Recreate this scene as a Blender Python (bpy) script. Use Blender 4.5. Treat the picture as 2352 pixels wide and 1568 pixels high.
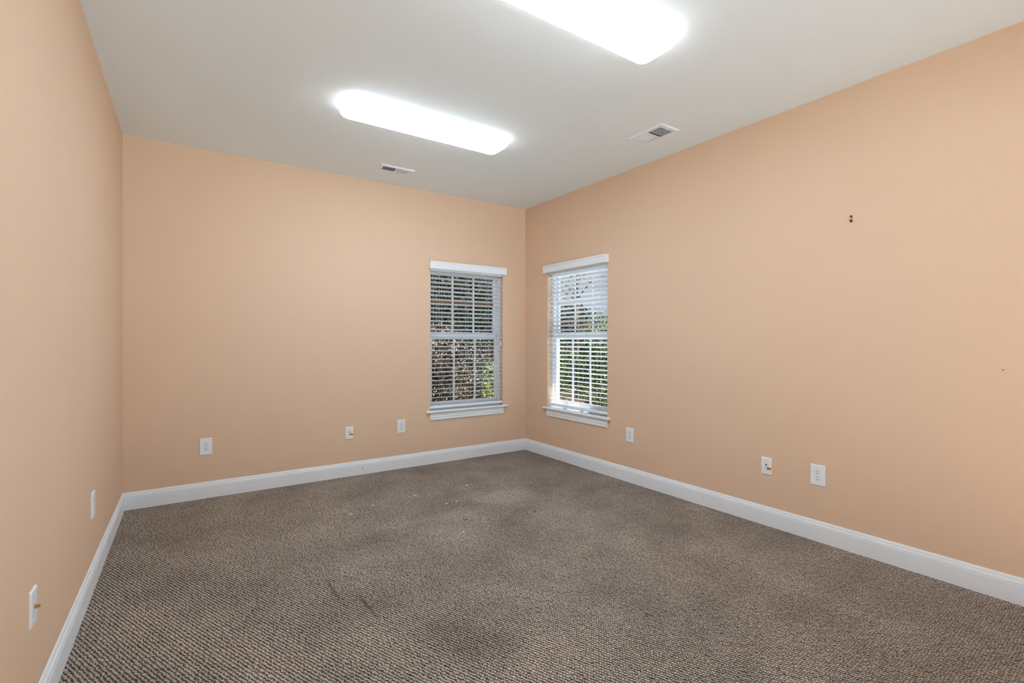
import bpy, bmesh, math, random
from mathutils import Matrix, Vector

for o in list(bpy.data.objects):
    bpy.data.objects.remove(o)
SC = bpy.context.scene
COL = SC.collection

# ------------------------------------------------------------------ camera
F_PX, YAW, CX, CY, CZ = 1114.80, 0.977061, 0.37348, -4.51307, 1.23661
cd = bpy.data.cameras.new('camera')
cam = bpy.data.objects.new('camera', cd)
COL.objects.link(cam)
cd.sensor_fit = 'HORIZONTAL'
cd.sensor_width = 36.0
cd.lens = 36.0 * F_PX / 2352.0
cd.shift_y = -1.18 / 2352.0
cd.clip_start = 0.02
cd.clip_end = 200
fw = Vector((math.cos(YAW), math.sin(YAW), 0))
rt = Vector((math.sin(YAW), -math.cos(YAW), 0))
up = Vector((0, 0, 1))
m = Matrix((rt, up, -fw)).transposed().to_4x4()
cam.matrix_world = Matrix.Translation((CX, CY, CZ)) @ m @ Matrix.Rotation(0.00103, 4, 'Z')
SC.camera = cam

# ------------------------------------------------------------------ view, sky and sun
SC.view_settings.view_transform = 'Standard'
SC.view_settings.look = 'None'
SC.view_settings.gamma = 1.0
SC.view_settings.use_curve_mapping = False
SC.view_settings.exposure = 0.42

LIGHT_STRENGTH = 15.0
SIDE_STRENGTH = 3.6
LIGHT_COLOR = (0.73, 0.99, 1.25)

w = bpy.data.worlds.new('sky')
SC.world = w
w.use_nodes = True
nt = w.node_tree
bg = nt.nodes['Background']
tc = nt.nodes.new('ShaderNodeTexCoord')
nz = nt.nodes.new('ShaderNodeTexNoise')
nz.inputs['Scale'].default_value = 3.0
nz.inputs['Detail'].default_value = 5.0
rp = nt.nodes.new('ShaderNodeValToRGB')
rp.color_ramp.elements[0].position = 0.35
rp.color_ramp.elements[0].color = (0.36, 0.40, 0.47, 1)
rp.color_ramp.elements[1].position = 0.65
rp.color_ramp.elements[1].color = (0.54, 0.56, 0.60, 1)
nt.links.new(tc.outputs['Generated'], nz.inputs['Vector'])
nt.links.new(nz.outputs['Fac'], rp.inputs['Fac'])
nt.links.new(rp.outputs['Color'], bg.inputs['Color'])
bg.inputs['Strength'].default_value = 1.0

sl = bpy.data.lights.new('sun', 'SUN')
sl.energy = 20.0
sl.angle = math.radians(1.0)
sl.color = (0.95, 0.98, 1.0)
so = bpy.data.objects.new('sun', sl)
COL.objects.link(so)
sdir = Vector((-0.25, 0.75, -1.25)).normalized()      # direction the light travels
so.rotation_euler = sdir.to_track_quat('-Z', 'Y').to_euler()
so.location = (12, -6, 14)

# ------------------------------------------------------------------ room size
W = 3.60487           # length of the back wall
H = 2.74
TL, TR = 0.00767, 0.00776
YN = -5.35            # near wall behind the camera
TH = 0.16             # wall thickness


def frame(origin, u, n):
    u = Vector((u[0], u[1], 0)).normalized()
    n = Vector((n[0], n[1], 0)).normalized()
    mm = Matrix((u, n, Vector((0, 0, 1)))).transposed().to_4x4()
    return Matrix.Translation(origin) @ mm


# wall frames: x runs to the right as seen from the room, y into the wall, z up
FB = frame((0, 0, 0), (1, 0), (0, 1))
FR = frame((W, 0, 0), (TR, -1), (1, TR))
FL = frame((0, 0, 0), (TL, 1), (-1, TL))

# ------------------------------------------------------------------ helpers


def tag(o, label=None, cat=None, group=None, kind=None):
    if label: o['label'] = label
    if cat: o['category'] = cat
    if group: o['group'] = group
    if kind: o['kind'] = kind
    return o


def link(name, me, mat=None, parent=None):
    o = bpy.data.objects.new(name, me)
    COL.objects.link(o)
    if mat is not None:
        me.materials.append(mat)
    if parent is not None:
        o.parent = parent
    return o


def obj(name, bm, mat=None, parent=None, smooth=False):
    me = bpy.data.meshes.new(name)
    bmesh.ops.recalc_face_normals(bm, faces=bm.faces)
    bm.to_mesh(me)
    bm.free()
    if smooth:
        me.polygons.foreach_set('use_smooth', [True] * len(me.polygons))
    return link(name, me, mat, parent)


def empty(name, mw=None):
    o = bpy.data.objects.new(name, None)
    COL.objects.link(o)
    o.empty_display_size = 0.05
    if mw is not None:
        o.matrix_world = mw
    return o


def box(bm, x0, x1, y0, y1, z0, z1, bev=0.0, seg=1):
    vs = [bm.verts.new(p) for p in ((x0, y0, z0), (x1, y0, z0), (x1, y1, z0), (x0, y1, z0),
                                    (x0, y0, z1), (x1, y0, z1), (x1, y1, z1), (x0, y1, z1))]
    fs = []
    for idx in ((0, 3, 2, 1), (4, 5, 6, 7), (0, 1, 5, 4), (1, 2, 6, 5), (2, 3, 7, 6), (3, 0, 4, 7)):
        fs.append(bm.faces.new([vs[i] for i in idx]))
    if bev > 0:
        es = {e for f in fs for e in f.edges}
        bmesh.ops.bevel(bm, geom=list(es), offset=bev, segments=seg, profile=0.5, affect='EDGES')
    return vs


def boxobj(name, dims, mat, parent=None, bev=0.0, seg=1):
    bm = bmesh.new()
    box(bm, *dims, bev=bev, seg=seg)
    return obj(name, bm, mat, parent)


def loft(bm, rings, cap0=True, cap1=True):
    prev = None
    first = None
    for r in rings:
        vs = [bm.verts.new(p) for p in r]
        if prev:
            n = len(vs)
            for i in range(n):
                bm.faces.new((prev[i], prev[(i + 1) % n], vs[(i + 1) % n], vs[i]))
        else:
            first = vs
        prev = vs
    if cap0: bm.faces.new(first[::-1])
    if cap1: bm.faces.new(prev)


def tube(bm, pts, r, n=8, radii=None):
    pts = [Vector(p) for p in pts]
    rings = []
    for i, p in enumerate(pts):
        a = pts[max(0, i - 1)]
        b = pts[min(len(pts) - 1, i + 1)]
        d = (b - a).normalized()
        ref = Vector((0, 0, 1)) if abs(d.z) < 0.9 else Vector((1, 0, 0))
        s = d.cross(ref).normalized()
        t = d.cross(s).normalized()
        rr = radii[i] if radii else r
        rings.append([p + (s * math.cos(2 * math.pi * k / n) + t * math.sin(2 * math.pi * k / n)) * rr for k in range(n)])
    loft(bm, rings)


def lathe(bm, prof, axis='Z', n=20, center=(0, 0, 0)):
    c = Vector(center)
    rings = []
    for (r, h) in prof:
        ring = []
        for k in range(n):
            a = 2 * math.pi * k / n
            if axis == 'Z':
                ring.append(c + Vector((r * math.cos(a), r * math.sin(a), h)))
            elif axis == 'Y':
                ring.append(c + Vector((r * math.cos(a), h, r * math.sin(a))))
            else:
                ring.append(c + Vector((h, r * math.cos(a), r * math.sin(a))))
        rings.append(ring)
    loft(bm, rings)


def sweep_profile(bm, prof, x0, x1, m0=0, m1=0):
    """profile points (depth into the room d, z) run along local x; m0/m1 mitre the ends"""
    r0 = [(x0 + m0 * d, -d, z) for d, z in prof]
    r1 = [(x1 + m1 * d, -d, z) for d, z in prof]
    loft(bm, [r0, r1])


# ------------------------------------------------------------------ materials
def nmat(name):
    mt = bpy.data.materials.new(name)
    mt.use_nodes = True
    n = mt.node_tree
    return mt, n, n.nodes['Principled BSDF']


def plain(name, col, rough=0.5, spec=0.5, metal=0.0, noise=0.0, nscale=8.0, bump=0.0, bscale=200.0):
    mt, n, b = nmat(name)
    b.inputs['Base Color'].default_value = (*col, 1)
    b.inputs['Roughness'].default_value = rough
    b.inputs['Specular IOR Level'].default_value = spec
    b.inputs['Metallic'].default_value = metal
    t = n.nodes.new('ShaderNodeTexCoord')
    if noise > 0:
        z = n.nodes.new('ShaderNodeTexNoise')
        z.inputs['Scale'].default_value = nscale
        z.inputs['Detail'].default_value = 4
        n.links.new(t.outputs['Object'], z.inputs['Vector'])
        r = n.nodes.new('ShaderNodeValToRGB')
        r.color_ramp.elements[0].position = 0.3
        r.color_ramp.elements[1].position = 0.7
        r.color_ramp.elements[0].color = (*[c * (1 - noise) for c in col], 1)
        r.color_ramp.elements[1].color = (*[min(1, c * (1 + noise)) for c in col], 1)
        n.links.new(z.outputs['Fac'], r.inputs['Fac'])
        n.links.new(r.outputs['Color'], b.inputs['Base Color'])
    if bump > 0:
        z = n.nodes.new('ShaderNodeTexNoise')
        z.inputs['Scale'].default_value = bscale
        z.inputs['Detail'].default_value = 3
        n.links.new(t.outputs['Object'], z.inputs['Vector'])
        bp = n.nodes.new('ShaderNodeBump')
        bp.inputs['Strength'].default_value = bump
        bp.inputs['Distance'].default_value = 0.002
        n.links.new(z.outputs['Fac'], bp.inputs['Height'])
        n.links.new(bp.outputs['Normal'], b.inputs['Normal'])
    return mt


M = {}
M['wall'] = plain('peach_wall_paint', (0.84, 0.585, 0.402), 0.75, 0.25, noise=0.012, nscale=1.3, bump=0.10, bscale=260)
M['ceiling'] = plain('white_ceiling_paint', (0.91, 0.965, 0.985), 0.9, 0.1, noise=0.008, nscale=2.0, bump=0.10, bscale=180)
M['trim'] = plain('white_trim_paint', (0.94, 0.96, 0.98), 0.38, 0.5, noise=0.01, nscale=6)
M['vinyl'] = plain('white_vinyl', (0.88, 0.91, 0.94), 0.35, 0.5, noise=0.008, nscale=10)
M['slat'] = plain('white_faux_wood', (0.92, 0.94, 0.96), 0.42, 0.45, noise=0.01, nscale=12)
M['plate'] = plain('white_plastic_plate', (0.93, 0.94, 0.955), 0.3, 0.5, noise=0.006, nscale=30)
M['socket'] = plain('white_socket_plastic', (0.94, 0.95, 0.97), 0.35, 0.5, noise=0.006, nscale=30)
M['dark'] = plain('dark_recess', (0.010, 0.010, 0.011), 0.8, 0.2)
M['seam'] = plain('grey_seam', (0.34, 0.35, 0.37), 0.8, 0.2)
M['duct'] = plain('dark_duct', (0.015, 0.015, 0.015), 0.9, 0.1)
M['metal_white'] = plain('white_enamelled_steel', (0.88, 0.93, 0.98), 0.45, 0.5, noise=0.01, nscale=20)
M['housing'] = plain('grey_white_housing', (0.60, 0.61, 0.62), 0.5, 0.4)
M['brass'] = plain('brass', (0.55, 0.33, 0.11), 0.35, 0.5, metal=0.85, noise=0.1, nscale=60)
M['darkbrass'] = plain('dark_bronze', (0.10, 0.045, 0.015), 0.35, 0.5, metal=0.7, noise=0.2, nscale=80)
M['orange'] = plain('orange_tape', (0.62, 0.16, 0.02), 0.6, 0.3, noise=0.25, nscale=120)
M['cord'] = plain('white_cord', (0.76, 0.76, 0.76), 0.8, 0.2)
M['brownbar'] = plain('brown_bar', (0.24, 0.135, 0.075), 0.6, 0.3, noise=0.2, nscale=10)


def glass_mat():
    mt = bpy.data.materials.new('window_glass')
    mt.use_nodes = True
    n = mt.node_tree
    n.nodes.clear()
    out = n.nodes.new('ShaderNodeOutputMaterial')
    tr = n.nodes.new('ShaderNodeBsdfTransparent')
    tr.inputs['Color'].default_value = (0.93, 0.95, 0.95, 1)
    gl = n.nodes.new('ShaderNodeBsdfGlossy')
    gl.inputs['Roughness'].default_value = 0.005
    fr = n.nodes.new('ShaderNodeFresnel')
    fr.inputs['IOR'].default_value = 1.40
    mx = n.nodes.new('ShaderNodeMixShader')
    ge = n.nodes.new('ShaderNodeNewGeometry')
    iv = n.nodes.new('ShaderNodeMath'); iv.operation = 'SUBTRACT'; iv.inputs[0].default_value = 1.0
    n.links.new(ge.outputs['Backfacing'], iv.inputs[1])
    mu = n.nodes.new('ShaderNodeMath'); mu.operation = 'MULTIPLY'
    n.links.new(fr.outputs[0], mu.inputs[0]); n.links.new(iv.outputs[0], mu.inputs[1])
    n.links.new(mu.outputs[0], mx.inputs[0])
    n.links.new(tr.outputs[0], mx.inputs[1])
    n.links.new(gl.outputs[0], mx.inputs[2])
    n.links.new(mx.outputs[0], out.inputs[0])
    return mt


M['glass'] = glass_mat()


def diffuser_mat():
    mt, n, b = nmat('lit_acrylic_diffuser')
    b.inputs['Base Color'].default_value = (0.9, 0.9, 0.9, 1)
    b.inputs['Roughness'].default_value = 0.3
    b.inputs['Emission Color'].default_value = (*LIGHT_COLOR, 1)
    # the flat bottom panel is far brighter than the ribbed sides
    ge = n.nodes.new('ShaderNodeNewGeometry')
    sp = n.nodes.new('ShaderNodeSeparateXYZ')
    n.links.new(ge.outputs['True Normal'], sp.inputs[0])
    mr = n.nodes.new('ShaderNodeMapRange')
    mr.inputs['From Min'].default_value = -0.55
    mr.inputs['From Max'].default_value = -0.90
    mr.inputs['To Min'].default_value = SIDE_STRENGTH
    mr.inputs['To Max'].default_value = LIGHT_STRENGTH
    n.links.new(sp.outputs[2], mr.inputs['Value'])
    n.links.new(mr.outputs[0], b.inputs['Emission Strength'])
    mc = n.nodes.new('ShaderNodeMix'); mc.data_type = 'RGBA'
    m2 = n.nodes.new('ShaderNodeMapRange')
    m2.inputs['From Min'].default_value = -0.55
    m2.inputs['From Max'].default_value = -0.90
    n.links.new(sp.outputs[2], m2.inputs['Value'])
    n.links.new(m2.outputs[0], mc.inputs['Factor'])
    mc.inputs['A'].default_value = (0.90, 0.985, 1.04, 1)
    mc.inputs['B'].default_value = (*LIGHT_COLOR, 1)
    n.links.new(mc.outputs['Result'], b.inputs['Emission Color'])
    return mt


M['diffuser'] = diffuser_mat()


def carpet_mat():
    mt, n, b = nmat('loop_carpet')
    N, L = n.nodes, n.links
    b.inputs['Roughness'].default_value = 0.95
    b.inputs['Specular IOR Level'].default_value = 0.05

    def math_(op, a, c=None, c2=None, clamp=False):
        x = N.new('ShaderNodeMath')
        x.operation = op
        x.use_clamp = clamp
        for i, v in enumerate((a, c, c2)):
            if v is None: continue
            if isinstance(v, (int, float)):
                x.inputs[i].default_value = v
            else:
                L.new(v, x.inputs[i])
        return x.outputs[0]

    tcd = N.new('ShaderNodeTexCoord')
    # jitter the loop lattice a little
    jn = N.new('ShaderNodeTexNoise')
    jn.inputs['Scale'].default_value = 75
    jn.inputs['Detail'].default_value = 2
    L.new(tcd.outputs['Object'], jn.inputs['Vector'])
    vs = N.new('ShaderNodeVectorMath'); vs.operation = 'SUBTRACT'
    L.new(jn.outputs['Color'], vs.inputs[0]); vs.inputs[1].default_value = (0.5, 0.5, 0.5)
    vm = N.new('ShaderNodeVectorMath'); vm.operation = 'SCALE'
    L.new(vs.outputs[0], vm.inputs[0]); vm.inputs['Scale'].default_value = 0.019
    va = N.new('ShaderNodeVectorMath'); va.operation = 'ADD'
    L.new(tcd.outputs['Object'], va.inputs[0]); L.new(vm.outputs[0], va.inputs[1])
    sp = N.new('ShaderNodeSeparateXYZ')
    L.new(va.outputs[0], sp.inputs[0])
    # staggered loops in rows that run diagonally across the room
    th = math.radians(-66)
    SU, SV = 0.0110, 0.0135
    uu = math_('DIVIDE', math_('ADD', math_('MULTIPLY', sp.outputs[0], math.cos(th)), math_('MULTIPLY', sp.outputs[1], math.sin(th))), SU)
    vv = math_('DIVIDE', math_('SUBTRACT', math_('MULTIPLY', sp.outputs[1], math.cos(th)), math_('MULTIPLY', sp.outputs[0], math.sin(th))), SV)
    rowi = math_('FLOOR', math_('ADD', vv, 0.5))
    cu = math_('ABSOLUTE', math_('COSINE', math_('MULTIPLY', math_('ADD', uu, math_('MULTIPLY', rowi, 0.5)), math.pi)))
    cv = math_('POWER', math_('ABSOLUTE', math_('COSINE', math_('MULTIPLY', vv, math.pi))), 0.8)
    h = math_('MULTIPLY', cv, math_('ADD', math_('MULTIPLY', math_('POWER', cu, 0.7), 0.62), 0.42))
    # yarn twist
    fn = N.new('ShaderNodeTexNoise')
    fn.inputs['Scale'].default_value = 330
    fn.inputs['Detail'].default_value = 3
    L.new(tcd.outputs['Object'], fn.inputs['Vector'])
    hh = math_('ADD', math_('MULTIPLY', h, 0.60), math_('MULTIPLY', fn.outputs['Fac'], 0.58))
    ramp = N.new('ShaderNodeValToRGB')  # yarn tone, plus shade between loops painted into the colour by height
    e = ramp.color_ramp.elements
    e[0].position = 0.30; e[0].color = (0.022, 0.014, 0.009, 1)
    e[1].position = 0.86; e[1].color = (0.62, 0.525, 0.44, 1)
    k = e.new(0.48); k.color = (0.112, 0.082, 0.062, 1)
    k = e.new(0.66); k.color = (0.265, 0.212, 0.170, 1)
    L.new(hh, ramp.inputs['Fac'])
    # wear and soil patches
    pn = N.new('ShaderNodeTexNoise')
    pn.inputs['Scale'].default_value = 2.1
    pn.inputs['Detail'].default_value = 6
    pn.inputs['Roughness'].default_value = 0.6
    L.new(tcd.outputs['Object'], pn.inputs['Vector'])
    mr = N.new('ShaderNodeMapRange')
    mr.inputs['From Min'].default_value = 0.32
    mr.inputs['From Max'].default_value = 0.66
    mr.inputs['To Min'].default_value = 0.78
    mr.inputs['To Max'].default_value = 1.14
    L.new(pn.outputs['Fac'], mr.inputs['Value'])
    mult = mr.outputs[0]

    def blob(cx, cy, rx, ry, ang, soft0=1.0, soft1=0.0):
        s2 = N.new('ShaderNodeSeparateXYZ')
        L.new(tcd.outputs['Object'], s2.inputs[0])
        dx = math_('SUBTRACT', s2.outputs[0], cx)
        dy = math_('SUBTRACT', s2.outputs[1], cy)
        ca, sa = math.cos(ang), math.sin(ang)
        ux = math_('DIVIDE', math_('ADD', math_('MULTIPLY', dx, ca), math_('MULTIPLY', dy, sa)), rx)
        uy = math_('DIVIDE', math_('SUBTRACT', math_('MULTIPLY', dy, ca), math_('MULTIPLY', dx, sa)), ry)
        d = math_('ADD', math_('POWER', math_('ABSOLUTE', ux), 2.0), math_('POWER', math_('ABSOLUTE', uy), 2.0))
        m_ = N.new('ShaderNodeMapRange')
        m_.interpolation_type = 'SMOOTHSTEP'
        m_.inputs['From Min'].default_value = soft0
        m_.inputs['From Max'].default_value = soft1
        L.new(d, m_.inputs['Value'])
        return m_.outputs[0]

    # (x, y, rx, ry, angle, factor) : worn pale areas, dark soil, crease lines
    for (bx_, by_, rx, ry, an, f) in ((2.49, -1.28, .34, .20, 0.2, .22), (1.98, -1.42, .30, .13, 0.1, .16),
                                      (2.30, -1.72, .34, .10, 0.5, -.14), (1.45, -1.55, .30, .16, 0.0, -.12),
                                      (0.987, -2.01, .012, .15, 0.04, -.42), (1.083, -2.26, .012, .17, 0.06, -.35),
                                      (1.35, -2.75, .30, .16, -0.9, -.20), (2.37, -1.60, .10, .03, 0.6, -.15)):
        mult = math_('ADD', mult, math_('MULTIPLY', blob(bx_, by_, rx, ry, an), f))
    mc = N.new('ShaderNodeVectorMath'); mc.operation = 'SCALE'
    L.new(ramp.outputs['Color'], mc.inputs[0]); L.new(mult, mc.inputs['Scale'])
    colr = mc.outputs[0]
    # small paint flecks in rows and one dark burn spot
    fl = None
    for (fx, fy, rx, ry) in ((1.906, -.854, .022, .006), (1.86, -.862, .014, .004), (2.381, -.847, .020, .006), (2.33, -.852, .012, .004),
                             (2.43, -.842, .014, .004), (1.872, -1.730, .007, .007), (2.03, -1.17, .02, .005), (2.12, -1.165, .014, .005),
                             (1.55, -.90, .014, .004), (2.62, -1.10, .01, .006), (2.46, -.64, .012, .004), (1.36, -1.0, .02, .005)):
        q = blob(fx, fy, rx, ry * 1.35, 0, 1.0, 0.5)
        fl = q if fl is None else math_('MAXIMUM', fl, q)
    mx = N.new('ShaderNodeMix'); mx.data_type = 'RGBA'
    L.new(math_('MULTIPLY', fl, 0.95), mx.inputs['Factor'])
    L.new(colr, mx.inputs['A']); mx.inputs['B'].default_value = (0.80, 0.76, 0.70, 1)
    mx2 = N.new('ShaderNodeMix'); mx2.data_type = 'RGBA'
    dk = math_('MAXIMUM', blob(2.477, -1.692, .013, .013, 0), blob(1.99, -1.55, .018, .010, 0))
    L.new(dk, mx2.inputs['Factor'])
    L.new(mx.outputs['Result'], mx2.inputs['A']); mx2.inputs['B'].default_value = (0.02, 0.012, 0.01, 1)
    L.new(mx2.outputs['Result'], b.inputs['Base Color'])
    bp = N.new('ShaderNodeBump')
    bp.inputs['Strength'].default_value = 0.7
    bp.inputs['Distance'].default_value = 0.003
    L.new(hh, bp.inputs['Height'])
    L.new(bp.outputs['Normal'], b.inputs['Normal'])
    return mt


M['carpet'] = carpet_mat()

# ------------------------------------------------------------------ room shell
# opening sizes in wall coordinates
Z0O, Z1O = 0.530, 1.995
WIN = {'back': (2.424, 3.299), 'right': (0.400, 1.287)}


def wall(name, fr, x0, x1, hole=None):
    bm = bmesh.new()
    if hole:
        a, b_ = hole
        # ring of faces, front and back, plus reveals, so no seams show
        def ring(y):
            out = [bm.verts.new((x, y, z)) for x, z in ((x0, -0.1), (x1, -0.1), (x1, H), (x0, H))]
            inn = [bm.verts.new((x, y, z)) for x, z in ((a, Z0O), (b_, Z0O), (b_, Z1O), (a, Z1O))]
            for i in range(4):
                bm.faces.new((out[i], out[(i + 1) % 4], inn[(i + 1) % 4], inn[i]))
            return out, inn
        o1, i1 = ring(0)
        o2, i2 = ring(TH)
        for i in range(4):
            bm.faces.new((o1[i], o1[(i + 1) % 4], o2[(i + 1) % 4], o2[i]))
            bm.faces.new((i1[i], i1[(i + 1) % 4], i2[(i + 1) % 4], i2[i]))
    else:
        box(bm, x0, x1, 0, TH, -0.1, H)
    o = obj(name, bm, M['wall'])
    o.matrix_world = fr
    tag(o, kind='structure')
    return o


wall_back = wall('wall_back', FB, 0.0, W, WIN['back'])
wall_right = wall('wall_right', FR, 0.0, 5.60, WIN['right'])
wall_left = wall('wall_left', FL, -5.60, 0.0)
# near wall, behind the camera, its wide opening added to let in fill light
bm = bmesh.new()
box(bm, -0.06, 0.30, YN - TH, YN, -0.1, H)
box(bm, W - 0.25, W + 0.05, YN - TH, YN, -0.1, H)
box(bm, 0.2999, W - 0.2499, YN - TH, YN, 2.10, H)
box(bm, 0.2999, W - 0.2499, YN - TH, YN, -0.1, 0.0)
wn = obj('wall_near', bm, M['wall'])
tag(wn, kind='structure')

fl = boxobj('floor', (-TH - 0.06, W + TH + 0.06, YN - TH - .1, TH, -0.12, 0.0), M['carpet'])
tag(fl, kind='structure')
ce = boxobj('ceiling', (-TH - 0.3, W + TH + 0.3, YN - TH - .3, TH + 0.3, H, H + 0.25), M['ceiling'])
tag(ce, kind='structure')

BB = [(0, 0), (.0145, 0), (.0145, .0880), (.0128, .0888), (.0128, .0900), (.0140, .0912), (.0132, .1000), (.0105, .1075),
      (.0070, .1082), (.0070, .1105), (.0078, .1118), (.0066, .1190), (.0035, .1255), (0, .1262)]


def baseboard(name, fr, x0, x1, m0, m1):
    bm = bmesh.new()
    sweep_profile(bm, BB, x0, x1, m0, m1)
    o = obj(name, bm, M['trim'])
    o.matrix_world = fr
    tag(o, kind='structure')
    return o


bb = baseboard('baseboard_back', FB, 0, W, 1, -1)
br_ = baseboard('baseboard_right', FR, 0, 5.36, 1, 0)
bl_ = baseboard('baseboard_left', FL, -5.36, 0, 0, -1)
# small marks on the baseboards
boxobj('scuff_mark', (1.7395, 1.7425, -.0150, -.0144, .046, .066), M['dark'], bb)
boxobj('scuff_mark', (0.028, 0.032, -.0150, -.0144, .030, .034), M['dark'], bb)
boxobj('scuff_mark', (1.052, 1.056, -.0150, -.0144, .074, .076), M['seam'], bb)
boxobj('scuff_mark', (0.268, 0.272, -.0148, -.0136, .0960, .1020), M['seam'], br_)


def nail_hole(parent, x, z, r=.0030):
    bm = bmesh.new()
    lathe(bm, [(r, 0.0010), (r, -0.0006), (r * .6, -0.0009)], 'Y', 10, (x, 0, z))
    obj('nail_hole', bm, M['darkbrass'], parent)


for x, z in ((2.520, 2.179), (3.202, 2.222), (3.202, 2.181)):
    nail_hole(wall_back, x, z)
for x, z in ((1.195, 2.231), (1.190, 2.179), (.511, 2.225), (.511, 2.184), (1.64, .535), (3.90, 1.10)):
    nail_hole(wall_right, x, z)

# ------------------------------------------------------------------ windows


def rect_frame(bm, x0, x1, z0, z1, wl, wr, wb, wt, y0, y1, bev=0.002):
    box(bm, x0, x0 + wl, y0, y1, z0, z1, bev)
    box(bm, x1 - wr, x1, y0, y1, z0, z1, bev)
    box(bm, x0 + wl - .001, x1 - wr + .001, y0 + .0004, y1 - .0004, z0, z0 + wb, bev)
    box(bm, x0 + wl - .001, x1 - wr + .001, y0 + .0004, y1 - .0004, z1 - wt, z1, bev)


def window(name, fr, a, b_, brown=False):
    root = empty(name, fr @ Matrix.Translation(((a + b_) / 2, 0, Z0O)))
    tag(root, kind='structure')
    hw = (b_ - a) / 2
    zt = Z1O - Z0O
    bm = bmesh.new()
    rect_frame(bm, -hw + .0005, hw - .0005, .0, zt, .030, .030, .030, .030, .068, .150)
    # inner stop, the channel the sashes slide in
    rect_frame(bm, -hw + .0005, hw - .0005, .0, zt, .018, .018, .02, .02, .060, .070, .001)
    obj('window_frame', bm, M['vinyl'], root)
    # lower sash (room side) and upper sash (outside)
    zm = 1.253 - Z0O
    for (nm, z0, z1, y0, y1, wb, wt) in (('lower_sash', .028, zm + .030, .078, .106, .050, .030),
                                        ('upper_sash', zm + .025, zt - .028, .110, .138, .052, .045)):
        bm = bmesh.new()
        sw = .029
        x0, x1 = -hw + .028, hw - .028
        rect_frame(bm, x0, x1, z0, z1, sw, sw, wb, wt, y0, y1)
        s = obj(nm, bm, M['vinyl'], root)
        gx0, gx1, gz0, gz1 = x0 + sw, x1 - sw, z0 + wb, z1 - wt
        ym = (y0 + y1) / 2
        boxobj('glass_pane', (gx0 - .003, gx1 + .003, ym - .002, ym + .002, gz0 - .003, gz1 + .003), M['glass'], s)
        for k in (1, 2):
            xc = gx0 + (gx1 - gx0) * k / 3
            boxobj('muntin', (xc - .0105, xc + .0105, ym - .012, ym - .0025, gz0, gz1), M['vinyl'], s, .002)
        top = nm == 'upper_sash'
        zc = (1.645 if top else .9135) - Z0O
        ob = boxobj('muntin', (gx0, gx1, ym - .0105, ym - .0022, zc - (.0185 if top else .0070), zc + (.0185 if top else .0070)),
                    M['brownbar'] if (brown and top) else M['vinyl'], s, .002)
        if brown and top: ob['label'] = 'brown horizontal glazing bar'
        if nm == 'lower_sash':
            boxobj('sash_lock', (-.03, .03, y0 + .002, y1 - .002, z1 - .001, z1 + .012), M['vinyl'], s, .003, 2)
    # stool and apron
    bm = bmesh.new()
    prof = [(-.06, 0), (.028, 0), (.034, -.004), (.036, -.010), (.034, -.015), (.028, -.018), (-.001, -.018), (-.06, -.018)]
    e = .046
    # nosing with ears past the opening
    ears = [(.0, 0), (.028, 0), (.034, -.004), (.036, -.010), (.034, -.015), (.028, -.018), (.0, -.018)]
    loft(bm, [[(-hw - e, -d, z) for d, z in ears], [(hw + e, -d, z) for d, z in ears]])
    box(bm, -hw + .0006, hw - .0006, -.001, .066, -.018, -.0003)
    box(bm, -hw + .0006, hw - .0006, .0, .160, -.0008, .0006)
    obj('window_sill', bm, M['trim'], root)
    ap = [(0, -.018), (.019, -.018), (.019, -.024), (.012, -.034), (.0115, -.052), (.0135, -.056), (.0135, -.064),
          (.0105, -.068), (.0105, -.076), (.0125, -.079), (.0125, -.090), (.010, -.094), (0, -.094)]
    bm = bmesh.new()
    loft(bm, [[(-hw - .001, -d, z) for d, z in ap], [(hw + .001, -d, z) for d, z in ap]])
    obj('window_apron', bm, M['trim'], root)
    return root


window('window_1', FB, *WIN['back'], brown=True)
window('window_2', FR, *WIN['right'])

# ------------------------------------------------------------------ blinds


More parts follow.
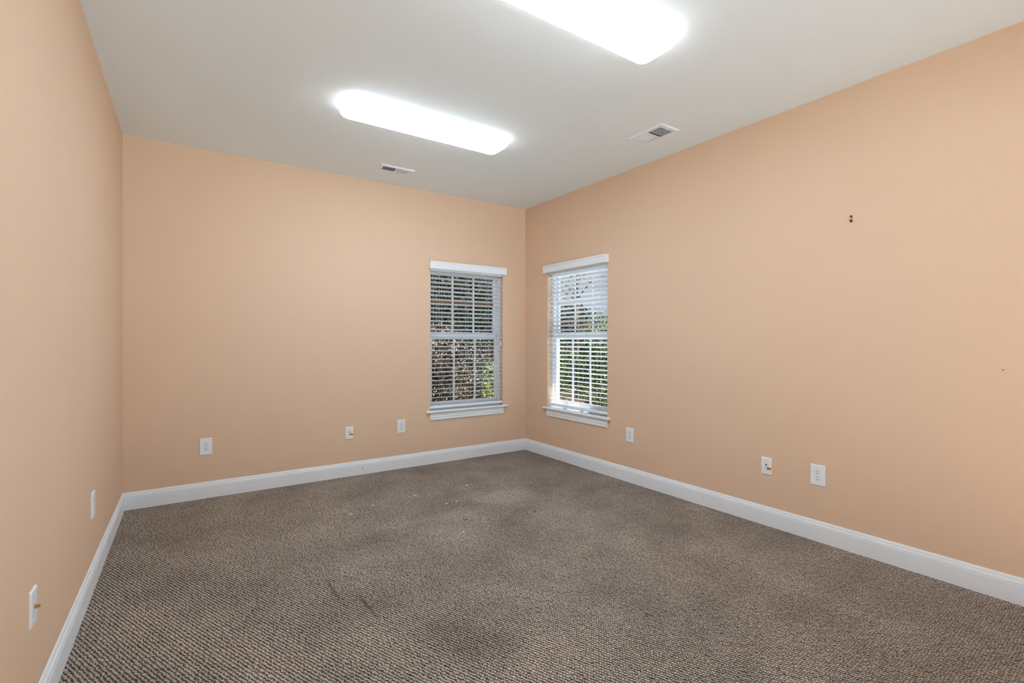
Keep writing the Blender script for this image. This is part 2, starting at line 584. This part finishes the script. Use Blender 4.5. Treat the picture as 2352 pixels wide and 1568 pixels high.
def blind(fr, a, b_, label, tiltdeg, tassels, cords, zoff=0.0):
    root = empty('window_blind', fr @ Matrix.Translation(((a + b_) / 2, 0, Z0O)))
    tag(root, label, 'window blind', 'white window blinds')
    hw = (b_ - a) / 2 - .003
    # headrail
    boxobj('headrail', (-hw, hw, .006, .056, 1.415, 1.460), M['slat'], root, .002)
    # valance: moulded front board with returns
    x0, x1 = -hw - .022, hw + .020
    vp = [(.038, 1.432), (.047, 1.432), (.0485, 1.436), (.0485, 1.444), (.0470, 1.447), (.0470, 1.484), (.0485, 1.487), (.0485, 1.492),
          (.0510, 1.495), (.0520, 1.503), (.0520, 1.508), (.038, 1.508)]
    bm = bmesh.new()
    loft(bm, [[(x0, -d, z) for d, z in vp], [(x1, -d, z) for d, z in vp]])
    box(bm, x0, x0 + .010, -.040, -.0003, 1.432, 1.508, .001)
    box(bm, x1 - .010, x1, -.040, -.0003, 1.432, 1.508, .001)
    obj('valance', bm, M['slat'], root)
    # slats: gently curved 50 mm slats, room edge raised
    tilt = math.radians(tiltdeg)
    c = .031
    for k in range(31):
        z = .083 + zoff + k * .0435
        jit = math.radians(random.uniform(-.6, .6))
        bm = bmesh.new()
        top, bot = [], []
        n = 6
        for i in range(n + 1):
            s = -0.0245 + .049 * i / n
            arc = .0016 * (1 - (s / .0245) ** 2)
            for lst, dz in ((top, .0015), (bot, -.0013)):
                yy = s * math.cos(tilt + jit) + (arc + dz) * math.sin(tilt + jit)
                zz = -s * math.sin(tilt + jit) + (arc + dz) * math.cos(tilt + jit)
                lst.append((c + yy, z + zz))
        ring = top + bot[::-1]
        loft(bm, [[(-hw, y, zz) for y, zz in ring], [(hw, y, zz) for y, zz in ring]])
        obj('slat', bm, M['slat'], root)
    boxobj('bottom_rail', (-hw, hw, c - .026, c + .026, .022, .046), M['slat'], root, .004, 2)
    # ladder cords in front of and behind the slats
    for x in cords:
        bm = bmesh.new()
        for y in (c - .0262, c + .0262):
            tube(bm, [(x, y, .046), (x, y, 1.42)], .0009, 5)
        obj('ladder_cord', bm, M['cord'], root)
        bm = bmesh.new()
        lathe(bm, [(.007, .0), (.007, -.003), (.004, -.0045)], 'Y', 12, (x, c - .0255, .034))
        obj('rail_button', bm, M['slat'], root)
    # pull cords with bell tassels
    for (x, z, y) in tassels:
        bm = bmesh.new()
        tube(bm, [(x, -.004, 1.425), (x + .001, y, 1.0 if z < 1.0 else z + .05), (x, y, z + .02)], .0011, 5)
        pc = obj('pull_cord', bm, M['cord'], root)
        bm = bmesh.new()
        lathe(bm, [(.0015, .032), (.004, .029), (.005, .018), (.0085, .004), (.009, .0), (.006, -.002)], 'Z', 14, (x, y, z))
        obj('tassel', bm, M['slat'], pc, smooth=True)
    return root


random.seed(4)
c1 = (WIN['back'][0] + WIN['back'][1]) / 2
blind(FB, *WIN['back'], 'white slatted blind over the window in the back wall, left of the corner', 13.0,
      [(2.453 - c1, .682, -.012), (2.486 - c1, .664, -.012), (3.262 - c1, .666, -.012)],
      (2.555 - c1, 2.862 - c1, 3.112 - c1))
c2 = (WIN['right'][0] + WIN['right'][1]) / 2
blind(FR, *WIN['right'], 'brightly daylit white slatted blind over the right wall window', 17.0,
      [(1.236 - c2, 1.362, -.012), (1.205 - c2, .676, -.012), (.424 - c2, .672, -.012)],
      (.525 - c2, .832 - c2, 1.146 - c2))

# ------------------------------------------------------------------ ceiling lights


def rrect(hx, hy, r, z, seg=5):
    pts = []
    for (sx, sy, a0) in ((1, 1, 0), (-1, 1, 90), (-1, -1, 180), (1, -1, 270)):
        for i in range(seg + 1):
            a = math.radians(a0 + 90 * i / seg)
            pts.append((sx * (hx - r) + r * math.cos(a), sy * (hy - r) + r * math.sin(a), z))
    return pts


def ceiling_light(x, y, label):
    root = empty('ceiling_light', Matrix.Translation((x, y, H)))
    tag(root, label, 'ceiling light', 'long wraparound ceiling lights')
    bm = bmesh.new()
    loft(bm, [rrect(.582, .118, .03, 0), rrect(.582, .118, .03, -.016)])
    obj('housing', bm, M['housing'], root)
    bm = bmesh.new()
    secs = [(.592, .126, .045, -.010), (.594, .128, .047, -.016), (.592, .126, .046, -.030), (.586, .119, .043, -.048),
            (.576, .108, .040, -.062), (.562, .094, .035, -.070), (.54, .072, .03, -.073)]
    loft(bm, [rrect(*s) for s in secs])
    obj('diffuser', bm, M['diffuser'], root, smooth=False)
    bm = bmesh.new()
    lathe(bm, [(.004, -.066), (.004, -.0755), (.002, -.077)], 'Z', 10, (-.50, -.02, 0))
    return root, bm


r1, bmk = ceiling_light(1.783, -1.415, 'lit long white ceiling light nearer the windows, fully in view')
bmk.free()
r2, bmk = ceiling_light(1.785, -2.895, 'lit long white ceiling light cut off by the top of the picture')
bmk.free()

# ------------------------------------------------------------------ ceiling vents


def vent(mw, lx, ly, label):
    """register: long axis local x, opening half black, half lit louvers"""
    root = empty('ceiling_vent', mw)
    tag(root, label, 'ceiling vent', 'white ceiling air vents')
    hx, hy = lx / 2, ly / 2
    # opening areas
    mx, my = .038, .030
    gx, gy = hx - mx, hy - my
    bm = bmesh.new()
    t = .010

    def outer(z, k):
        return [(-hx + k, -hy + k, z), (hx - k, -hy + k, z), (hx - k, hy - k, z), (-hx + k, hy - k, z)]
    loft(bm, [outer(-.0002, 0), outer(-t * .35, 0), outer(-t, .007)], True, False)
    # bottom face with two openings
    xs = [-hx + .007, -gx, -.010, .010, gx, hx - .007]
    ys = [-hy + .007, -gy, gy, hy - .007]
    vv = {}
    for i, x in enumerate(xs):
        for j, y in enumerate(ys):
            vv[i, j] = bm.verts.new((x, y, -t))
    for i in range(5):
        for j in range(3):
            if j == 1 and i in (1, 3): continue
            bm.faces.new((vv[i, j], vv[i + 1, j], vv[i + 1, j + 1], vv[i, j + 1]))
    obj('face_plate', bm, M['metal_white'], root)
    # dark box behind
    boxobj('duct_box', (-gx - .004, gx + .004, -gy - .004, gy + .004, -.0012, -.0006), M['duct'], root)
    # louvers across the short way; tilt opposite in the two halves
    nl = 10
    for half, (xa, xb) in enumerate(((-gx, -.010), (.010, gx))):
        sgn = 1 if half == 0 else -1
        st = (xb - xa) / nl
        for i in range(nl):
            xc = xa + st * (i + .5)
            bm = bmesh.new()
            dx = st * .50
            zt_, zb = (-.0016 if sgn > 0 else -.0060), -.0086
            w_ = .0010
            if sgn > 0:
                p = [(xc - dx - w_, zb), (xc - dx + w_, zb), (xc - dx * .1 + w_, zt_), (xc - dx * .1 - w_, zt_)]
            else:
                p = [(xc + dx - w_, zb), (xc + dx + w_, zb), (xc + dx * .1 + w_, zt_), (xc + dx * .1 - w_, zt_)]
            loft(bm, [[(x, -gy, z) for x, z in p], [(x, gy, z) for x, z in p]])
            obj('louver', bm, M['metal_white'], root)
    boxobj('damper_lever', (-gx - .010, -gx - .006, -.006, .010, -.016, -t + .0005), M['metal_white'], root, .001)
    for sx in (-1, 1):
        bm = bmesh.new()
        lathe(bm, [(.0035, -t), (.0035, -t - .001), (.002, -t - .0018)], 'Z', 10, (sx * (hx - .016), 0, 0))
        obj('screw', bm, M['metal_white'], root)
    return root


vent(Matrix.Translation((1.905, -.414, H)) @ Matrix.Rotation(math.radians(0.6), 4, 'Z'), .306, .140,
     'small white ceiling vent over the back wall, beyond the far light')
vent(Matrix.Translation((3.192, -2.167, H)) @ Matrix.Rotation(math.radians(90), 4, 'Z'), .302, .190,
     'white ceiling vent close to the right wall')

# ------------------------------------------------------------------ wall plates


def plate_mesh(parent, w_, h_, t=.0062):
    bm = bmesh.new()

    def r(k, y, rr=.003):
        return [(x, y, z) for x, z, _ in [(p[0], p[1], 0) for p in rrect(w_ / 2 - k, h_ / 2 - k, rr, 0, 3)]]
    loft(bm, [r(0, 0), r(0, -t * .35), r(.0012, -t * .72), r(.0040, -t), r(.0055, -t)])
    return obj('cover_plate', bm, M['plate'], parent)


def screw(parent, x, y, z):
    bm = bmesh.new()
    lathe(bm, [(.0030, 0), (.0030, -.0006), (.0018, -.0011)], 'Y', 12, (x, y, z))
    s = obj('screw', bm, M['socket'], parent)
    boxobj('screw_slot', (x - .0023, x + .0023, y - .0013, y - .0009, z - .0004, z + .0004), M['seam'], s)


def outlet(fr, x, z, w_, h_, label):
    root = empty('wall_outlet', fr @ Matrix.Translation((x, 0, z)))
    tag(root, label, 'wall outlet', 'white electrical outlets low on the walls')
    plate_mesh(root, w_, h_)
    y0 = -.0062
    for dz in (.0195, -.0195):
        # receptacle face: circle cut flat at top and bottom
        def pr(rad, y, flat):
            out = []
            for k in range(32):
                a = 2 * math.pi * k / 32
                out.append((rad * math.cos(a), y, dz + max(-flat, min(flat, rad * math.sin(a)))))
            return out
        bm = bmesh.new()
        loft(bm, [pr(.0176, y0 + .001, .0146), pr(.0176, y0 - .0002, .0146)])
        obj('receptacle_gap', bm, M['seam'], root)
        bm = bmesh.new()
        loft(bm, [pr(.0168, y0, .0138), pr(.0168, y0 - .0010, .0138), pr(.0160, y0 - .0016, .0130)])
        rc = obj('receptacle', bm, M['socket'], root)
        yy = y0 - .0016
        boxobj('slot', (-.0076, -.0050, yy - .0003, yy + .0005, dz + .0010, dz + .0092), M['dark'], rc)
        boxobj('slot', (.0050, .0074, yy - .0003, yy + .0005, dz + .0018, dz + .0086), M['dark'], rc)
        bm = bmesh.new()
        lathe(bm, [(.0030, .0005), (.0030, -.0003)], 'Y', 12, (0, yy, dz - .0070))
        obj('ground_hole', bm, M['dark'], rc)
    screw(root, 0, y0, 0)
    return root


outlet(FB, .515, .404, .083, .129, 'white duplex outlet on the back wall nearest the left corner')
outlet(FB, 2.122, .406, .083, .129, 'white duplex outlet on the back wall just left of the window')
outlet(FR, 1.560, .412, .084, .127, 'white duplex outlet on the right wall just right of the window')
outlet(FR, 3.081, .408, .085, .128, 'white duplex outlet on the right wall, farthest toward the camera')
outlet(FL, -1.306, .412, .083, .127, 'white outlet on the left wall, seen edge-on near the corner')


def phone_plate(fr, x, z, label, tag_dims, big):
    root = empty('phone_jack_plate', fr @ Matrix.Translation((x, 0, z)))
    tag(root, label, 'phone jack', 'white phone jack plates with orange tags')
    plate_mesh(root, .069, .114)
    y0 = -.0062
    for zc in (.0075, -.0145):
        bm = bmesh.new()
        rect_frame(bm, -.0085, .0085, zc - .0085, zc + .0085, .0015, .0015, .0015, .0015, y0 - .0010, y0 + .0004, .0003)
        j = obj('jack', bm, M['socket'], root)
        bm = bmesh.new()
        pts = [(-.0058, .0045), (.0058, .0045), (.0058, -.0010), (.0030, -.0010), (.0030, -.0040), (-.0030, -.0040), (-.0030, -.0010), (-.0058, -.0010)]
        loft(bm, [[(px, y0 + .0002, zc + pz) for px, pz in pts], [(px, y0 - .0006, zc + pz) for px, pz in pts]])
        obj('jack_opening', bm, M['dark'], j)
    # small printed mark above the jacks, unreadable in the photo
    boxobj('printed_mark', (-.0065, .0055, y0 - .0004, y0 + .0002, .0245, .0262), M['seam'], root)
    screw(root, 0, y0, .0425)
    screw(root, 0, y0, -.0425)
    x0, x1, z0, z1 = tag_dims
    s = boxobj('orange_tag', (x0, x1, y0 - .0038, y0 - .0004, z0, z1), M['orange'], root, .0008)
    s['label'] = 'orange tag'
    if big:
        p = boxobj('plug', (-.0075, x0 + .003, y0 - .0048, y0 - .0002, z0 + .001, z1 - .001), M['socket'], root, .0008)
        p['label'] = 'white plug at the end of the orange tag'
        boxobj('plug_slot', (-.0080, -.0015, y0 - .0052, y0 - .0046, z1 - .0038, z1 - .0012), M['dark'], p)
    return root


phone_plate(FB, 1.6255, .394, 'phone jack plate with a short orange tag on the back wall', (.0070, .0315, -.0185, -.0055), False)
phone_plate(FR, 2.762, .397, 'phone jack plate with a long orange tag on the right wall', (.0035, .0340, -.0200, -.0060), True)

# coax plate on the left wall
cp = empty('cable_plate', FL @ Matrix.Translation((-2.428, 0, .408)))
tag(cp, 'white cable plate with brass connector, low on the left wall nearest the camera', 'cable outlet')
plate_mesh(cp, .070, .114)
screw(cp, 0, -.0062, .042)
screw(cp, 0, -.0062, -.042)
bm = bmesh.new()
lathe(bm, [(.0065, -.0055), (.0065, -.0085), (.0048, -.0086), (.0048, -.0185), (.0040, -.0190)], 'Y', 12, (0, 0, 0))
k = obj('coax_connector', bm, M['brass'], cp)
k['label'] = 'brass threaded connector'

# ------------------------------------------------------------------ picture hook
hk = empty('picture_hook', FR @ Matrix.Translation((3.262, 0, 1.957)))
tag(hk, 'small dark brass picture hook alone high on the right wall', 'picture hook')
bm = bmesh.new()
box(bm, -.0045, .0045, -.0016, -.0002, -.012, .014, .0004)
strap = obj('hook_plate', bm, M['brass'], hk)
bm = bmesh.new()
pts = []
for i in range(9):
    a = math.radians(180 * i / 8)
    pts.append((-.006 * (1 - math.cos(a)) , -.013 - .0065 * math.sin(a)))
ring0, ring1 = [], []
pl = [(-.001, -.008)] + pts + [(-.0125, -.004)]
bm2 = bm
for xa in (0,):
    rings = []
    for (y, z) in pl:
        rings.append([(-.0046, y - .0007, z), (.0046, y - .0007, z), (.0046, y + .0007, z + .0004), (-.0046, y + .0007, z + .0004)])
    loft(bm2, rings)
obj('hook', bm2, M['darkbrass'], hk)
bm = bmesh.new()
lathe(bm, [(.0052, -.002), (.0060, -.006), (.0055, -.009), (.0030, -.0105)], 'Y', 12, (0, 0, .015))
nl_ = obj('nail_head', bm, M['darkbrass'], hk)

# ------------------------------------------------------------------ outdoors
def leaf_mat(name, cols, rough=0.5):
    mt, n, b = nmat(name)
    t = n.nodes.new('ShaderNodeTexCoord')
    z = n.nodes.new('ShaderNodeTexWhiteNoise') if False else n.nodes.new('ShaderNodeTexNoise')
    z.inputs['Scale'].default_value = 22
    z.inputs['Detail'].default_value = 2
    n.links.new(t.outputs['Object'], z.inputs['Vector'])
    r = n.nodes.new('ShaderNodeValToRGB')
    e = r.color_ramp.elements
    e[0].position = 0.30; e[0].color = (*cols[0], 1)
    e[1].position = 0.62; e[1].color = (*cols[-1], 1)
    for i, c in enumerate(cols[1:-1]):
        k_ = e.new(0.30 + 0.38 * (i + 1) / (len(cols) - 1) + .08); k_.color = (*c, 1)
    n.links.new(z.outputs['Fac'], r.inputs['Fac'])
    n.links.new(r.outputs['Color'], b.inputs['Base Color'])
    b.inputs['Roughness'].default_value = rough
    b.inputs['Specular IOR Level'].default_value = 0.2
    return mt


M['leaf_green'] = leaf_mat('green_leaves', [(.006, .010, .004), (.030, .048, .010), (.34, .42, .07)], .7)
M['leaf_dark'] = leaf_mat('dark_evergreen_leaves', [(.005, .007, .004), (.011, .014, .007), (.045, .052, .022)], .8)
M['leaf_brown'] = leaf_mat('brown_leaves', [(.010, .005, .002), (.026, .013, .006), (.50, .38, .25)], .8)
M['leaf_lime'] = leaf_mat('lime_leaves', [(.03, .045, .006), (.12, .17, .015), (.60, .70, .11)], .6)
M['bark'] = plain('bark', (.10, .06, .035), .9, .1, noise=.4, nscale=20)
M['ground'] = plain('leaf_litter_ground', (.045, .030, .018), .95, .1, noise=.6, nscale=14)
M['bounce_pale'] = plain('pale_bounce_surface', (.72, .88, .98), .9, .1, noise=.02)  # surface of the added bounce slab, tinted to cool the fill
M['bounce_grey'] = plain('grey_bounce_surface', (.52, .58, .62), .9, .1, noise=.1)  # surface of the added slab beside the right window


def foliage(name, mat, parent, n, centers, size, rnd, flat=0.5):
    vs, fs = [], []
    for i in range(n):
        (cx_, cy_, cz_, rx, ry, rz) = centers[rnd.randrange(len(centers))]
        while True:
            p = Vector((rnd.uniform(-1, 1), rnd.uniform(-1, 1), rnd.uniform(-1, 1)))
            if p.length <= 1 and p.length > .25: break
        c = Vector((cx_ + p.x * rx, cy_ + p.y * ry, cz_ + p.z * rz))
        d = Vector((rnd.gauss(0, 1), rnd.gauss(0, 1), rnd.gauss(0, .6))).normalized()
        u = d.cross(Vector((rnd.gauss(0, 1), rnd.gauss(0, 1), rnd.gauss(0, 1)))).normalized()
        L_ = size * rnd.uniform(.6, 1.3)
        b0 = len(vs)
        nn = d.cross(u) * L_ * .12
        vs += [c - d * L_, c + u * L_ * flat + nn, c + d * L_, c - u * L_ * flat + nn]
        fs += [(b0, b0 + 1, b0 + 2), (b0, b0 + 2, b0 + 3)]
    me = bpy.data.meshes.new(name)
    me.from_pydata([tuple(v) for v in vs], [], fs)
    return link(name, me, mat, parent)


def branches(name, parent, rnd, base, height, n, spread, r0=.035, twig=.3):
    bm = bmesh.new()
    tops = []
    base = Vector(base)
    pts = [base + Vector((rnd.uniform(-.04, .04) * i, rnd.uniform(-.04, .04) * i, height * i / 5)) for i in range(6)]
    tube(bm, pts, r0, 7, radii=[r0 * (1 - .15 * i) for i in range(6)])
    for k_ in range(n):
        t = rnd.uniform(.15, 1)
        i = min(4, int(t * 5))
        p = pts[i].lerp(pts[i + 1], t * 5 - i if t < 1 else 1)
        a = rnd.uniform(0, 2 * math.pi)
        ln = spread * rnd.uniform(.5, 1.1)
        d = Vector((math.cos(a), math.sin(a), rnd.uniform(.2, 1.1))).normalized()
        q = p + d * ln * .5 + Vector((0, 0, rnd.uniform(-.05, .1)))
        e_ = p + d * ln + Vector((0, 0, rnd.uniform(-.1, .2)))
        tube(bm, [p, q, e_], .01, 5, radii=[r0 * .35, r0 * .22, r0 * .08])
        tops.append(e_)
        for j in range(2):
            d2 = Vector((rnd.uniform(-1, 1), rnd.uniform(-1, 1), rnd.uniform(-.2, 1))).normalized()
            tube(bm, [q, q + d2 * twig * rnd.uniform(.5, 1)], .005, 4, radii=[r0 * .14, r0 * .05])
    obj(name, bm, M['bark'], parent)
    return tops


GZ = -0.35
tr_ = boxobj('bounce_slab_near', (-14, 18, -26, -8.0, GZ - .1, -0.10), M['bounce_pale'])  # unseen slab, added to bounce sun through the near opening onto the ceiling
tag(tr_, kind='structure')
wk = boxobj('bounce_slab_right', (W + .35, 6.2, -7, 1.2, GZ - .1, GZ + .04), M['bounce_grey'])  # unseen slab, added to bounce sun up into the right wall blind
tag(wk, kind='structure')
g = boxobj('ground', (-15, 40, -27, 40, GZ - .2, GZ), M['ground'])
tag(g, kind='structure')


def shrub(x, y, h, r, mat, n, size, label, cat, name, seed, bn=14, flat=.5, lobes=7, group=None, trunk=.02, low=.1):
    rnd = random.Random(seed)
    root = empty(name, Matrix.Translation((x, y, GZ)))
    tag(root, label, cat, group)
    branches('branches', root, rnd, (0, 0, 0), h * .8, bn, r * .9, trunk)
    cs = []
    for i in range(lobes):
        a = rnd.uniform(0, 2 * math.pi)
        rr = rnd.uniform(0, .6) * r
        z = rnd.uniform(low, .85) * h
        cs.append((rr * math.cos(a), rr * math.sin(a), z, r * .6, r * .6, h * .22))
    foliage('foliage', mat, root, n, cs, size, rnd, flat)
    return root


G = 'shrubs and trees outside the windows'
# seen through the back wall window
shrub(4.05, 3.05, 1.95, .62, M['leaf_brown'], 7000, .022, 'brown-leaved shrub close outside the back window, left part', 'shrub', 'brown_shrub', 11, group=G, lobes=10)
shrub(5.15, 3.75, 1.75, .62, M['leaf_brown'], 7000, .020, 'brown-leaved shrub outside the back window, behind the lime shrub', 'shrub', 'brown_shrub', 12, group=G, lobes=10)
shrub(4.60, 1.90, 2.0, .40, M['leaf_lime'], 2300, .022, 'lime green shrub outside, low in the back window', 'shrub', 'lime_shrub', 13, group=G, lobes=6)
shrub(5.1, 5.85, 4.3, 1.0, M['leaf_dark'], 15000, .040, 'tall dark evergreen tree filling the left of the back window', 'tree', 'evergreen_tree', 14, bn=26, group=G, lobes=18, trunk=.07)
shrub(7.05, 7.1, 4.6, 1.15, M['leaf_dark'], 15000, .042, 'loose evergreen tree with pale gaps, right part of the back window', 'tree', 'evergreen_tree', 15, bn=26, group=G, lobes=18, trunk=.07)
shrub(6.6, 10.6, 5.2, 1.9, M['leaf_dark'], 12000, .070, 'farthest dark evergreen tree behind the others in the back window', 'tree', 'evergreen_tree', 19, bn=16, group=G, lobes=22, trunk=.09, low=.05)
# seen through the right wall window
shrub(6.9, 2.1, 2.05, .80, M['leaf_green'], 8000, .028, 'green shrub outside the right wall window, right part', 'shrub', 'green_shrub', 16, group=G, lobes=10)
shrub(7.2, 4.2, 2.25, .80, M['leaf_green'], 8000, .028, 'green shrub outside the right wall window, left part', 'shrub', 'green_shrub', 17, group=G, lobes=10)
for k_, (hx_, hy_, hh_, lb_) in enumerate(((10.0, 10.9, 3.2, 'dark hedge farthest away through the right wall window, left part'),
                                       (12.2, 8.9, 2.95, 'dark hedge farthest away through the right wall window, middle part'),
                                       (14.4, 6.9, 3.0, 'dark hedge farthest away through the right wall window, right part'))):
    shrub(hx_, hy_, hh_, 1.35, M['leaf_dark'], 12000, .060, lb_, 'hedge', 'hedge', 30 + k_, bn=12, group=G, lobes=20, low=.05)

rnd = random.Random(77)
t = empty('bare_tree', Matrix.Translation((9.4, 5.6, GZ)))
tag(t, 'thin bare tree against the sky at the top of the right wall window', 'tree', G)
branches('branches', t, rnd, (0, 0, 0), 5.0, 46, 1.3, .06, .7)
